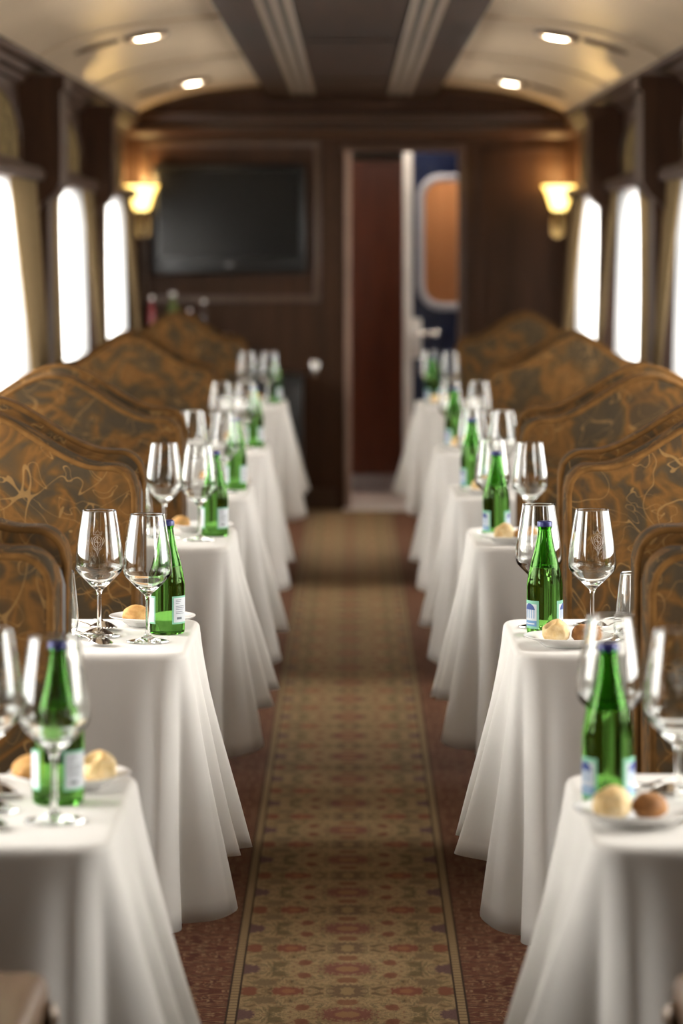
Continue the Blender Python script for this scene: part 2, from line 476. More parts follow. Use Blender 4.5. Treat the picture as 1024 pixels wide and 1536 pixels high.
# ceiling: cream vault, dark centre soffit
prof = [(1.22, 2.04), (1.19, 2.095), (1.12, 2.15), (1.03, 2.19), (.90, 2.228), (.78, 2.252), (.62, 2.27), (.45, 2.285), (0, 2.30)]
full = [(-x, z) for x, z in prof] + [(x, z) for x, z in prof[::-1][1:]]
# smooth resample
b = MB()
rows = []
for d in (Y0, Y1):
    rows.append([(x, d, z) for x, z in full])
b.grid(rows); rows = [[(x, d, z + .06) for x, z in full] for d in (Y0, Y1)]; b.grid(rows)
ceil = struct(b.build('ceiling', M['vault'], angle=180))
sof = MB().box(-.45, .45, Y0, Y1, 2.205, 2.31, .012, 2)
for yy in (3, 6.2, 9.4, 12.6, 15.6): sof.box(-.16, .16, yy - .012, yy + .012, 2.2, 2.207)
struct(sof.build('ceiling', M['ceiling_wood'])).name = 'ceiling_soffit'
# transverse vault ribs
for i, yy in enumerate((14.85, 12.3, 9.7)):
    rb = MB()
    for sgn in (-1, 1):
        pts = [(sgn * x, yy, z - .004) for x, z in prof[1:8]]
        rb.tube(pts, .007, 6)
    struct(rb.build(f'trim_{k}', M['vault'], angle=180)); k += 1
# linear vents
for sgn in (-1, 1):
    t = empty('ceiling_vent', (sgn * .245, 9, 2.204))
    tag(t, f'long slotted air vent strip {"left" if sgn < 0 else "right"} of centre on the dark ceiling', 'vent', 'slotted ceiling vents')
    MB().box(-.058, .058, -8, 8.0, -.004, .004).build('backing', M['vent_dark'], t)
    for xx in (-.045, 0, .045): MB().box(xx - .013, xx + .013, -8, 8.0, -.014, -.003, .003, 1).build('slat', M['vent'], t)
# downlights and oval vents
def vz(x):
    x = abs(x)
    for (xa, za), (xb, zb) in zip(prof, prof[1:]):
        if xb <= x <= xa: return za + (zb - za) * (xa - x) / (xa - xb)
for sgn in (-1, 1):
    for i, yy in enumerate((16.65, 12.9, 9.15)):
        if i == 2: continue
        x = .795; z = vz(x)
        ang = math.atan2(vz(x + .05) - vz(x - .05), .1)
        t = empty('ceiling_light', (sgn * x, yy, z)); t.rotation_euler = (0, -sgn * ang, 0)
        tag(t, f'{"farther" if i == 0 else "nearer"} lit round downlight in the {SIDE[sgn]} half of the vaulted ceiling', 'ceiling light', 'ceiling downlights')
        MB().lathe([(.088, .004), (.09, -.012), (.082, -.022), (.07, -.02), (.066, .004)], 32, closed=True).build('rim', M['vent'], t)
        MB().lathe([(0, -.022), (.03, -.021), (.058, -.015), (.066, -.006)], 32).build('diffuser', M['lamp'], t)
        x = .985; z = vz(x); ang = math.atan2(vz(x + .05) - vz(x - .05), .1)
        t = empty('ceiling_vent', (sgn * x, yy, z)); t.rotation_euler = (0, -sgn * ang, 0)
        tag(t, f'small dark oval vent beside the {"farther" if i == 0 else "nearer"} {SIDE[sgn]} downlight', 'vent', 'oval ceiling vents')
        fr = MB()
        el = [(.085 * math.cos(q), .035 * math.sin(q)) for q in [2 * PI * j / 28 for j in range(28)]]
        fr.tube([(p, q, -.006) for p, q in el], .007, 6, True); fr.build('rim', M['vent'], t)
        MB().prism(el, lambda a, c, d: (a, c, d), -.003, -.006).build('grille', M['vent_dark'], t)

# end walls
DX0, DX1, DZ = -.025, .584, 1.934
b = MB()
b.box(-1.31, DX0, Y1, Y1 + .08, 0, 2.4); b.box(DX1, 1.31, Y1, Y1 + .08, 0, 2.4); b.box(DX0, DX1, Y1, Y1 + .08, DZ, 2.4)
struct(b.build('wall_end', M['wood']))
struct(MB().box(-1.31, 1.31, Y0 - .08, Y0, 0, 2.4).build('wall_back', M['wood']))
b = MB()
b.prism([(0, 2.0), (.03, 2.0), (.04, 2.02), (.055, 2.03), (.055, 2.05), (.02, 2.06), (.02, 2.09), (.04, 2.1), (.045, 2.12), (0, 2.125)],
        lambda a, c, d: (d, Y1 - a, c), -1.21, 1.21)
struct(b.build(f'trim_{k}', M['wood_x'], angle=25)); k += 1
# arched dark moulding where the vault meets the end wall
b = MB()
pts = [(x, Y1 - .01, z - .022) for x, z in full]; b.tube(pts, .016, 8)
struct(b.build(f'trim_{k}', M['wood_x'])); k += 1
# panel frame round the television
def frame_bars(b, xa, xb, za, zb, w, y, th, bev=.006):
    b.box(xa, xb, y - th, y, zb - w, zb, bev, 2); b.box(xa, xb, y - th, y, za, za + w, bev, 2)
    b.box(xa, xa + w, y - th, y, za + w, zb - w, bev, 2); b.box(xb - w, xb, y - th, y, za + w, zb - w, bev, 2)
b = MB(); frame_bars(b, -1.13, -.165, 1.115, 1.985, .036, Y1, .022)
struct(b.build(f'trim_{k}', M['trim_light'])); k += 1
b = MB(); frame_bars(b, .70, 1.17, .35, 1.95, .03, Y1, .012)
struct(b.build(f'trim_{k}', M['wood'])); k += 1
b = MB(); b.box(-1.2, DX0 - .05, Y1 - .016, Y1, .0, .12, .005, 1); b.box(DX1 + .03, 1.2, Y1 - .016, Y1, 0, .12, .005, 1)
struct(b.build('baseboard_end', M['wood_x']))
# door frame
b = MB(); b.box(DX0 - .012, DX0 + .024, Y1 - .03, Y1 + .1, 0, DZ, .005, 1)
struct(b.build(f'trim_{k}', M['jamb'])); k += 1
b = MB(); b.box(DX1 - .012, DX1 + .03, Y1 - .03, Y1 + .1, 0, DZ, .005, 1); b.box(DX0 - .03, DX1 + .03, Y1 - .03, Y1 + .1, DZ - .012, DZ + .035, .005, 1)
struct(b.build(f'trim_{k}', M['wood_x'])); k += 1
# vestibule shell
b = MB(); b.box(-.6, 1.6, Y1 + .08, 19.6, -.06, 0)
struct(b.build('floor_vestibule', M['pale_floor']))
b = MB(); b.box(-.6, 1.6, 19.5, 19.6, 0, 2.4); b.box(-.7, -.6, Y1 + .08, 19.6, 0, 2.4); b.box(1.6, 1.7, Y1 + .08, 19.6, 0, 2.4); b.box(-.7, 1.7, Y1 + .08, 19.6, 2.3, 2.4)
struct(b.build('wall_vestibule', M['orange_wood']))
MB().box(DX0 - .02, DX1 + .02, Y1 - .06, Y1 + .12, 0, .012, .004, 1).build('threshold', M['pale_metal'])
struct(bpy.data.objects['threshold']); bpy.data.objects['threshold'].name = 'trim_threshold'
# inner red-brown door
VY = 18.38
t = empty('door_1', (.1, 19.2, 0)); struct(t)
b = MB(); b.box(-.20, .225, 0, .05, .10, 1.905, .004, 1); b.box(-.20, .225, -.006, 0.0, .2, .26)
b.build('door_leaf', M['red_wood'], t)
MB().box(-.20, .225, -.008, .05, .006, .098, .003, 1).build('kick_plate', M['grey_metal'], t)
MB().box(-.6, .225, .0, .05, 1.91, 2.28).build('dark_gap_panel', M['vent_dark'], t)  # darkness of the gap above the leaf, put into a near-black panel
# blue door with rounded window
t = empty('door_2', (.62, VY - .02, 0)); struct(t)
ox0, ox1, oz0, oz1 = .335 - .62, 1.02 - .62, 1.0, 1.99
def rrect(x0, x1, z0, z1, r, n=8):
    pts = []
    for cx, cz, a0 in ((x1 - r, z1 - r, 0), (x0 + r, z1 - r, 90), (x0 + r, z0 + r, 180), (x1 - r, z0 + r, 270)):
        for i in range(n + 1):
            a = R(a0 + 90 * i / n); pts.append((cx + r * math.cos(a), cz + r * math.sin(a)))
    return pts
wx0, wx1, wz0, wz1 = .40 - .62, .84 - .62, 1.10, 1.775
inner = rrect(wx0, wx1, wz0, wz1, .10)
outer = []
for (x, z) in inner:     # project to the leaf outline
    cx, cz = (wx0 + wx1) / 2, (wz0 + wz1) / 2
    dx, dz = x - cx, z - cz
    kx = ((ox1 - cx) / dx) if dx > 1e-6 else ((ox0 - cx) / dx if dx < -1e-6 else 1e9)
    kz = ((oz1 - cz) / dz) if dz > 1e-6 else ((oz0 - cz) / dz if dz < -1e-6 else 1e9)
    kk = min(kx, kz); outer.append((cx + dx * kk, cz + dz * kk))
n = len(inner); b = MB()
vs = [(x, 0, z) for x, z in outer] + [(x, 0, z) for x, z in inner] + [(x, .045, z) for x, z in inner] + [(x, .045, z) for x, z in outer]
fs = []
for i in range(n):
    j = (i + 1) % n
    for q in range(4): fs.append((q * n + i, q * n + j, ((q + 1) % 4) * n + j, ((q + 1) % 4) * n + i))
b.add(vs, fs)
# corner fills of the leaf
for i in range(n):
    (xa, za), (xb, zb) = outer[i], outer[(i + 1) % n]
    if abs(xa - xb) > 1e-6 and abs(za - zb) > 1e-6:
        cxn = ox0 if min(xa, xb) - ox0 < 1e-6 else ox1; czn = oz0 if min(za, zb) - oz0 < 1e-6 else oz1
        b.prism([(xa, za), (cxn, czn), (xb, zb)], lambda p, q, d: (p, d, q), 0, .045)
b.box(ox0, ox1, 0, .045, .012, 1.0)
b.build('door_leaf', M['blue'], t, 30)
fr = MB(); ip = rrect(wx0 - .018, wx1 + .018, wz0 - .018, wz1 + .018, .115)
fr.tube([(x, -.004, z) for x, z in ip], .021, 8, True); fr.build('window_surround', M['grey_metal'], t)
MB().prism(inner, lambda a, c, d: (a, d, c), .018, .024).build('pane', M['pane'], t)
MB().box(ox0 - .05, ox0, -.012, .05, .012, 2.0, .004, 1).build('edge_post', M['pale_metal'], t)
hp = MB(); hp.box(-.31, -.235, -.022, -.012, .80, 1.02, .01, 2); hpo = hp.build('handle_plate', M['pale_metal'], t)
hl = MB(); hl.tube([(-.27, -.02, .935), (-.27, -.06, .935), (-.255, -.066, .935), (-.17, -.066, .935)], .013, 10)
hl.lathe([(0, -.022), (.012, -.018), (.021, -.006), (.021, .006), (.012, .018), (0, .022)], 16, (-.155, -.066, .935))
hl.build('lever', M['steel'], hpo)
# wood panelled partition seen through the blue door's window
struct(MB().box(.34, 1.59, 18.9, 18.95, 0, 2.29).build('wall_partition', M['orange_wood']))
t = empty('ceiling_light', (.25, 18.14, 2.3)); tag(t, 'unseen square lamp added past the doorway to light the blue door', 'ceiling light')  # out of view, added to brighten the vestibule and blue door
MB().box(-.2, .2, -.1, .1, -.03, 0, .006, 1).build('housing', M['grey_metal'], t); MB().box(-.18, .18, -.085, .085, -.036, -.031).build('diffuser', M['vest_fill'], t)
t = empty('ceiling_light', (.7, 18.66, 2.3)); tag(t, 'unseen square lamp added behind the blue door to light the wood partition', 'ceiling light')  # second added lamp, unseen, brightens the wood behind the door pane
MB().box(-.2, .2, -.1, .1, -.03, 0, .006, 1).build('housing', M['grey_metal'], t); MB().box(-.18, .18, -.085, .085, -.036, -.031).build('diffuser', M['vest_fill'], t)

# ------------------------------------------------------------------ television, sconces, latch, sideboard
t = empty('television', (-.655, Y1 - .0, 1.56))
tag(t, 'wide black flat television on the dark end wall left of the door', 'television')
MB().box(-.41, .41, -.075, -.02, -.292, .292, .012, 2).build('housing', M['black'], t)
MB().box(-.378, .378, -.078, -.0755, -.205, .262).build('screen', M['screen'], t)
MB().box(-.25, .25, -.02, 0, -.15, .15).build('wall_bracket', M['black'], t)
MB().prism([(.022 * math.cos(a), -.243 + .011 * math.sin(a)) for a in [2 * PI * i / 24 for i in range(24)]], lambda a, c, d: (a, d, c), -.0785, -.074).build('badge', M['tvlogo'], t)
for sgn in (-1, 1):
    cx = -1.118 if sgn < 0 else 1.105
    t = empty('wall_sconce', (cx, Y1 - .13, 1.68))
    tag(t, f'lit amber glass wall sconce on a brass arm, {SIDE[sgn]} end of the car', 'wall lamp', 'amber wall sconces')
    MB().lathe([(.034, -.075), (.046, -.055), (.057, -.02), (.070, .02), (.088, .055), (.092, .062), (.086, .058), (.066, .02), (.052, -.02), (.04, -.055), (.03, -.07)], 40, closed=True).build('lamp_shade', M['shade'], t, 60)
    MB().lathe([(0, -.045), (.018, -.035), (.03, 0), (.024, .025), (0, .035)], 20).build('bulb', M['lamp'], t)
    a = MB(); a.tube([(0, 0, -.075), (0, 0, -.11), (0, .03, -.15), (0, .08, -.165), (0, .125, -.15)], .011, 10)
    a.lathe([(.02, -.1), (.034, -.085), (.036, -.074), (0, -.07)], 20); a.build('arm', M['brass'], t)
    MB().prism(rrect(-.035, .035, -.22, -.09, .033), lambda p, q, d: (p, d, q), .112, .13).build('back_plate', M['brass'], t)
    L = bpy.data.lights.new('sconce_light', 'POINT'); L.energy = 3.2; L.color = (1, .62, .22); L.shadow_soft_size = .04
    lo = bpy.data.objects.new('sconce_light', L); COL.objects.link(lo); lo.location = (cx, Y1 - .13, 1.79)
t = empty('wall_latch', (-.195, Y1, .757)); tag(t, 'small bright metal latch on the dark end wall left of the doorway', 'latch')
MB().box(-.02, .02, -.008, 0, -.045, .045, .006, 2).build('plate', M['steel'], t)
MB().box(-.012, .012, -.03, -.008, -.02, .02, .006, 2).build('knob', M['steel'], t)

t = empty('sideboard', (-.9, 17.68, 0)); tag(t, 'dark wooden sideboard against the end wall under the television', 'sideboard')
MB().box(-.25, .24, -.18, .2, .06, .92, .006, 1).build('body', M['wood'], t); MB().box(-.265, .255, -.195, .21, .92, .95, .006, 2).build('top', M['wood_x'], t)
for xx in (-.24, .0): MB().box(xx + .01, xx + .225, -.195, -.18, .12, .88, .006, 1).build('door', M['wood'], t)
MB().box(-.24, .23, -.16, .19, 0, .06).build('plinth', M['plinth'], t)
t = empty('low_cabinet', (-.45, 17.68, 0)); tag(t, 'low black cabinet by the end wall behind the farthest left table', 'cabinet')
MB().box(-.19, .19, -.19, .2, .05, .72, .008, 2).build('body', M['black'], t); MB().box(-.2, .2, -.2, .2, .72, .74, .006, 2).build('top', M['black'], t)
MB().box(-.18, .18, -.17, .19, 0, .05).build('plinth', M['plinth'], t)

# small bottles on the sideboard
for (px, topz, rad, mat, word, lab) in [(-1.055, 1.155, .019, 'red_glass', 'bottle', 'small red bottle farthest left on the sideboard under the television'),
                                        (-.945, 1.175, .032, 'olive_glass', 'bottle', 'stout green bottle on the sideboard, tallest of the row'),
                                        (-.855, 1.085, .019, 'red_glass', 'bottle', 'small red bottle right of the green one on the sideboard'),
                                        (-.78, 1.135, .018, 'clear_glass', 'bottle', 'small clear bottle at the right end of the sideboard row')]:
    H = topz - .95
    t = empty('bottle', (px, 17.62, .95)); tag(t, lab, word, 'bottles on the sideboard')
    MB().lathe([(0, 0), (rad, .002), (rad, H * .55), (rad * .8, H * .66), (rad * .42, H * .78), (rad * .4, H * .9), (0, H * .9)], 24).build('body', M[mat], t, 40)
    MB().lathe([(0, H * .9), (rad * .5, H * .9), (rad * .5, H), (0, H)], 20).build('cap', M['pale_metal'], t)

# ------------------------------------------------------------------ seats
def ogee(t):      # raise above the corner level across the seat back, 0..1
    a = abs(t - .5) * 2
    if a > .80: return 0
    q = 1 - a / .80
    return q * q * (3 - 2 * q)
def seat_outline(x0, x1, ztop, peak, z0, n=110, r=.05):
    w = x1 - x0; top = []
    for i in range(n + 1):
        t = i / n; x = x0 + w * t; z = ztop + peak * ogee(t)
        e = min(x - x0, x1 - x)
        if e < r: z -= r - math.sqrt(max(0, r * r - (r - e) ** 2))
        top.append((x, z))
    return [(x0, z0)] + top + [(x1, z0)]
def pad(poly, y0, y1, puff):
    """upholstered pad with rounded front and rear rims"""
    cx = sum(p[0] for p in poly) / len(poly); cz = sum(p[1] for p in poly) / len(poly)
    def shr(k):
        out = []
        n_ = len(poly)
        for i in range(n_):
            a = Vector((*poly[i - 1], 0)); c = Vector((*poly[(i + 1) % n_], 0)); t_ = (c - a).normalized()
            nx, nz = t_.y, -t_.x
            out.append((poly[i][0] - nx * k * (1), poly[i][1] - nz * k))
        return out
    # orientation test
    area = sum(poly[i][0] * poly[(i + 1) % len(poly)][1] - poly[(i + 1) % len(poly)][0] * poly[i][1] for i in range(len(poly)))
    s_ = 1 if area > 0 else -1
    rings = []
    for (k_, y) in [(puff * 1.6, y0), (puff * .5, y0 + puff * .3), (0, y0 + puff), (0, y1 - puff), (puff * .5, y1 - puff * .3), (puff * 1.6, y1)]:
        rings.append([(x, y, z) for x, z in shr(k_ * s_)])
    n_ = len(poly); vs = [p for r_ in rings for p in r_]; fs = []
    for j in range(len(rings) - 1):
        for i in range(n_):
            ii = (i + 1) % n_; fs.append((j * n_ + i, j * n_ + ii, (j + 1) * n_ + ii, (j + 1) * n_ + i))
    fs += [tuple(range(n_))[::-1], tuple((len(rings) - 1) * n_ + i for i in range(n_))]
    return MB().add(vs, fs)
def make_seat(sgn, d, xin, thick, cf, cb, label, arm=False):
    """double bench: a back facing the camera, a back facing away, a cushion each side"""
    t = empty('bench_seat', (sgn * (xin + 1.085) / 2, d, 0)); tag(t, label, 'bench seat', 'brocade bench seats')
    w = 1.085 - xin; h = w / 2; T = thick / 2
    ztop, peak = 1.01, .112
    fp = seat_outline(-h, h, ztop - .012, peak, .40)
    rp = seat_outline(-h - .0, h, ztop + .004, peak, .40)
    pad(fp, -T, -T + .13, .009).build('backrest', M['brocade'], t, 60)
    pad(rp, T - .13, T, .012).build('backrest', M['brocade'], t, 60)
    core = seat_outline(-h + .022, h - .0, ztop - .03, peak, .0)
    MB().prism(core, lambda a, c, q: (a, q, c), -T + .11, T - .11).build('core', M['plinth'], t)
    def pipe(poly, y, k):
        pts = []
        n_ = len(poly)
        for i in range(1, n_ - 1):
            x, z = poly[i]; pts.append((x * (1 - k / h), y, z - k))
        pts = [(poly[0][0] * (1 - k / h), y, .46)] + pts + [(poly[-1][0] * (1 - k / h), y, .46)]
        return MB().tube(pts, .0058, 8)
    pipe(fp, -T + .004, .006).build('piping', M['pipe'], t, 180)
    pipe(fp, -T + .122, .004).build('piping', M['pipe'], t, 180)
    pipe(rp, T - .122, .002).build('piping', M['pipe'], t, 180)
    for (dep, s2) in ((cf, -1), (cb, 1)):
        if dep <= 0: continue
        ya, yb = sorted((s2 * (T - .02), s2 * (T + dep)))
        MB().box(-h + .01, h - .01, ya, yb, .30, .46, .035, 4).build('seat_cushion', M['brocade'], t, 60)
        ya, yb = sorted((s2 * (T - .03), s2 * (T + dep - .05)))
        MB().box(-h + .03, h - .02, ya, yb, 0, .30, .006, 1).build('base', M['plinth'], t)
    if arm:
        ya, yb = T - .02, T + .30
        xa, xb = sorted((-sgn * (h + (.135 if sgn < 0 else .115)), -sgn * (h + .04)))
        MB().box(xa, xb, ya - .3, yb, .615, .665, .018, 4).build('armrest', M['arm_wood'], t)
        ap = MB(); ap.box(xa + .012, xb - .012, yb - .07, yb - .02, .2, .62, .008, 2); ap.box(xa + .012, xb - .012, ya - .28, ya - .2, .2, .62, .008, 2)
        ap.box(min(xa, -sgn * h), max(xb, -sgn * h), ya - .28, yb - .02, .2, .26, .008, 2)
        ap.build('arm_support', M['plinth'], t)
        bx = xb - .004 if sgn < 0 else xa + .004
        c = MB(); c.lathe([(0, 0), (.016, 0), (.016, .012), (.008, .018), (0, .018)], 20); co = c.build('arm_bolt', M['vent'], t)
        co.rotation_euler = (0, R(90) * (-sgn), 0); co.location = (bx, yb - .05, .625)
    return t
for sgn in (-1, 1):
    S = SIDE[sgn]
    make_seat(sgn, 3.14, .46, .30, .25, .2, f'partly seen brocade seat with wooden armrest in the bottom {S} corner', True)
    make_seat(sgn, 4.98, .43, .33, .38, .36, f'brocade bench seat between the nearest and second tables, {S} side')
    make_seat(sgn, 6.83, .43, .33, .38, .38, f'camel-backed brocade bench seat behind the second table, {S} side')
    make_seat(sgn, 8.58, .43, .33, .22, .18, f'camel-backed brocade bench seat behind the third table, {S} side')
    make_seat(sgn, 11.9, .48, .32, .16, .4, f'camel-backed brocade bench seat behind the fifth table, {S} side')
    make_seat(sgn, 14.95, .47, .32, .14, .4, f'camel-backed brocade bench seat behind the farthest table, {S} side')

# ------------------------------------------------------------------ tables and cloths
TAB = [(4.095, .535), (5.875, .53), (7.82, .55), (9.28, .54), (11.2, .56), (14.2, .62)]
AX = .277; TZ = .75
def make_cloth(sgn, d, D, rnd, name, label):
    W = 1.15 - AX; r = .045
    P = []          # (a, b, na, nb, s)   a: from aisle inwards, b: depth
    hb = D / 2; s_ = 0; last = None
    raw = []
    N1, N2, N3 = 110, 34, 90
    for i in range(N1): t = i / N1; raw.append((W + (r - W) * t, -hb, 0, -1))
    for i in range(N2): a = PI / 2 * i / N2; raw.append((r - r * math.sin(a), -hb + r - r * math.cos(a), -math.sin(a), -math.cos(a)))
    for i in range(N3): t = i / N3; raw.append((0, -hb + r + (D - 2 * r) * t, -1, 0))
    for i in range(N2): a = PI / 2 * i / N2; raw.append((r - r * math.cos(a), hb - r + r * math.sin(a), -math.cos(a), math.sin(a)))
    for i in range(N1 + 1): t = i / N1; raw.append((r + (W - r) * t, hb, 0, 1))
    LS = [0]
    for p, q in zip(raw, raw[1:]): LS.append(LS[-1] + math.hypot(q[0] - p[0], q[1] - p[1]))
    arc = PI / 2 * r; sF = (W - r) + arc / 2; sB = (W - r) + arc + (D - 2 * r) + arc / 2
    span = sB - sF
    J = lambda a: rnd.uniform(-a, a)
    # fold ridges: (position, amplitude, half-width, height share)
    near = 1 if d < 5 else 0
    fb = (.052 if sgn < 0 else .034) + near * (.035 if sgn < 0 else .070)
    peaks = [(sF - .040 + J(.006), .060 + J(.008), .023), (sF + .046 + J(.008), fb + J(.010), .024), (sF + span * .40 + J(.02), .060 + J(.012), .030),
             (sF + span * .70 + J(.02), .064 + J(.012), .028), (sB + .004, .082 + J(.008), .028), (sB + .10, .05, .03),
             (sF - .20 + J(.04), .004, .05), (sF - .42 + J(.05), .006, .06), (sF - .62 + J(.05), .006, .06)]
    valleys = [(sF + .002, .030, .013)]
    rows_top = []
    vs_prof = [0, .02, .05, .1, .17, .25, .34, .44, .54, .64, .74, .84, .93, 1.0]
    roll = .012
    rings = []
    def pt(i, off, z):
        a, b_, na, nb = raw[i]; return (a + na * off, b_ + nb * off, z)
    n = len(raw)
    rings.append([pt(i, -roll, TZ + .003) for i in range(n)])
    for q in (20, 45, 70): rings.append([pt(i, -roll + roll * math.sin(R(q)), TZ + .003 - roll * (1 - math.cos(R(q)))) for i in range(n)])
    for v in vs_prof:
        ring = []
        for i in range(n):
            s = LS[i]
            g_ = sum(am * math.exp(-((s - p0) / hw) ** 2) for p0, am, hw in peaks) - sum(am * math.exp(-((s - p0) / hw) ** 2) for p0, am, hw in valleys)
            side = 1 / (1 + math.exp(-(s - (sF - .03)) / .018)) * 1 / (1 + math.exp((s - (sB + .05)) / .02))    # 1 along the aisle
            flare = .010 + (.014 + .018 * near) * side
            corner = math.exp(-((s - sF) / .07) ** 2) + math.exp(-((s - sB) / .07) ** 2)
            L = .368 + .088 * math.exp(-((s - sF) / .09) ** 2) + .02 * math.exp(-((s - sB) / .06) ** 2) + .16 * min(.1, max(0, g_)) + .012 * math.sin(9 * s + rnd_ph)
            o_ = (flare + g_) * (v ** .95) * (.9 + .2 * v)
            o_ += .0015 * math.sin(23 * s + 7 * v) * v
            zz = TZ + .003 - roll - math.sqrt(max(0, (L * v) ** 2 - min(o_ * .9, L * v * .8) ** 2))
            a_lim = pt(i, o_, zz)
            ring.append((min(a_lim[0], W), a_lim[1], a_lim[2]))
        rings.append(ring)
    m = MB()
    vs = [(sgn * (AX + p[0]), p[1], p[2]) for rg in rings for p in rg]
    fs = [(j * n + i, j * n + i + 1, (j + 1) * n + i + 1, (j + 1) * n + i) for j in range(len(rings) - 1) for i in range(n - 1)]
    fs.append(tuple(range(n)))
    m.add(vs, fs)
    o = m.build(name, M['linen'], angle=70)
    o.location = (0, d, 0)
    so = o.modifiers.new('cloth_thickness', 'SOLIDIFY'); so.thickness = .0014; so.offset = -1
    return tag(o, label, 'tablecloth', 'white tablecloths')
for sgn in (-1, 1):
    for kx, (d, D) in enumerate(TAB):
        rnd = random.Random(11 * kx + (3 if sgn > 0 else 0)); rnd_ph = rnd.uniform(0, 6)
        make_cloth(sgn, d, D, rnd, 'tablecloth', f'white tablecloth hanging over the {tname(kx, sgn)}')
        t = empty('dining_table', (sgn * .73, d, 0))
        tag(t, f'dining table hidden under white cloth, {tname(kx, sgn)}', 'table', 'dining tables')
        MB().box(-.44, .44, -D / 2 + .012, D / 2 - .012, .715, .748, .006, 1).build('tabletop', M['wood_x'], t)
        MB().box(-.04, .04, -.04, .04, .03, .715, .008, 1).build('leg', M['wood'], t)
        MB().box(-.17, .17, -.12, .12, 0, .03, .008, 1).build('foot', M['wood'], t)

# ------------------------------------------------------------------ tableware prototypes
def curve_pts(pts, n=8):
    """Catmull-Rom through (r,z) points"""
    out = []
    P = [pts[0]] + list(pts) + [pts[-1]]
    for i in range(1, len(P) - 2):
        p0, p1, p2, p3 = P[i - 1], P[i], P[i + 1], P[i + 2]
        for j in range(n):
            t = j / n
            f = lambda a, b, c, d: .5 * ((2 * b) + (-a + c) * t + (2 * a - 5 * b + 4 * c - d) * t * t + (-a + 3 * b - 3 * c + d) * t ** 3)
            out.append((f(p0[0], p1[0], p2[0], p3[0]), f(p0[1], p1[1], p2[1], p3[1])))
    out.append(pts[-1]); return out
# wine glass: foot, stem, angular bowl with thin wall
foot = [(0, .0005), (.030, .0005), (.0365, .0012), (.037, .0022), (.030, .0036), (.014, .0066)]
stem = curve_pts([(.014, .0066), (.0062, .012), (.0040, .022), (.0036, .045), (.0037, .070), (.0050, .079), (.0080, .0835)], 5)
bowl_o = curve_pts([(.0080, .0835), (.0220, .0965), (.0372, .1118), (.0414, .1195), (.0424, .129), (.0412, .147), (.0372, .176), (.0326, .205), (.0299, .2215)], 6)
bowl_i = curve_pts([(.0290, .2215), (.0317, .205), (.0363, .176), (.0402, .147), (.0413, .1295), (.0402, .1212), (.0356, .1140), (.0208, .1003), (.0085, .0935), (0, .0925)], 6)
BO = bowl_o
GP = foot[:-1] + stem + bowl_o[1:] + [(.02955, .2221)] + bowl_i
def rad_at(z):
    for (r0, z0), (r1, z1) in zip(BO, BO[1:]):
        if z0 <= z <= z1: return r0 + (r1 - r0) * (z - z0) / max(1e-9, z1 - z0)
    return BO[-1][0]
glass = MB().lathe(GP, 56).build('wine_glass', M['clear_glass'], angle=180)
glass2 = empty('wine_glass')
MB().lathe(GP, 56).build('glass_body', M['clear_glass'], glass2, 180)
# etched crest facing the aisle camera (-Y)
def wrap(w, z): 
    r = rad_at(z) + .0003; a = -PI / 2 + w / r; return (r * math.cos(a), r * math.sin(a), z)
cr = MB(); cz = .165
def etch(pts, r=.00017): cr.tube([wrap(w, cz + h) for w, h in pts], r, 5)
etch([(.009 * math.cos(a), .004 + .011 * math.sin(a)) for a in [2 * PI * i / 24 for i in range(25)]])
etch([(.006 * math.cos(a), .004 + .008 * math.sin(a)) for a in [2 * PI * i / 24 for i in range(25)]])
etch([(-.007, .017), (-.008, .023), (-.004, .019), (0, .025), (.004, .019), (.008, .023), (.007, .017), (-.007, .017)])
etch([(-.009, .0), (-.012, .006), (-.010, .012)]); etch([(.009, 0), (.012, .006), (.010, .012)])
etch([(-.005, -.006), (-.002, -.012), (0, -.020), (.002, -.012), (.005, -.006)]); etch([(0, .014), (0, -.02)])
etch([(-.005, .004), (.005, .004)]); etch([(-.004, .009), (.004, -.001)]); etch([(-.008, -.006), (-.004, -.010), (0, -.008), (.004, -.010), (.008, -.006)])
cr.build('etched_crest', M['etch'], glass2, 180)

# tulip tumbler
TP = [(0, .0006), (.026, .0006), (.030, .003)] + curve_pts([(.030, .003), (.0345, .018), (.0352, .040), (.032, .075), (.0272, .115)], 6)[1:] + \
     [(.0268, .1155)] + curve_pts([(.0262, .115), (.031, .075), (.0341, .040), (.0332, .020), (.026, .011), (0, .009)], 6)
tumbler = MB().lathe(TP, 48).build('water_tumbler', M['clear_glass'], angle=180)

# mineral water bottle
bo = [(0, .004), (.020, .003), (.0285, 0.0005), (.0312, .003), (.0318, .009)] + [(.0318, .02), (.0318, .085), (.0316, .0915), (.0306, .0965)] + \
     curve_pts([(.0306, .0965), (.0292, .107), (.0244, .128), (.0182, .150), (.0140, .168), (.0118, .183), (.0115, .187)], 5)[1:] + [(.0127, .188), (.0127, .1900), (.0117, .1908), (.0117, .1945), (0, .1945)]
head = [(0, .118), (.019, .1183), (.0228, .121), (.0215, .128), (.0155, .150), (.0115, .168), (.0094, .183), (.009, .1915), (0, .1915)]
def patch(name, mat, parent, a0, a1, z0, z1, r, n=14, top=None):
    """label lying on the bottle wall between two angles (degrees)"""
    rows = []
    for rr, flip in ((r, 0),):
        for j in range(2):
            rows.append([(rr * math.cos(R(a0 + (a1 - a0) * i / n)), rr * math.sin(R(a0 + (a1 - a0) * i / n)), (z0 if j == 0 else (z1 if top is None else top(i / n)))) for i in range(n + 1)])
    return MB().grid(rows).build(name, mat, parent, 180, normals=False)
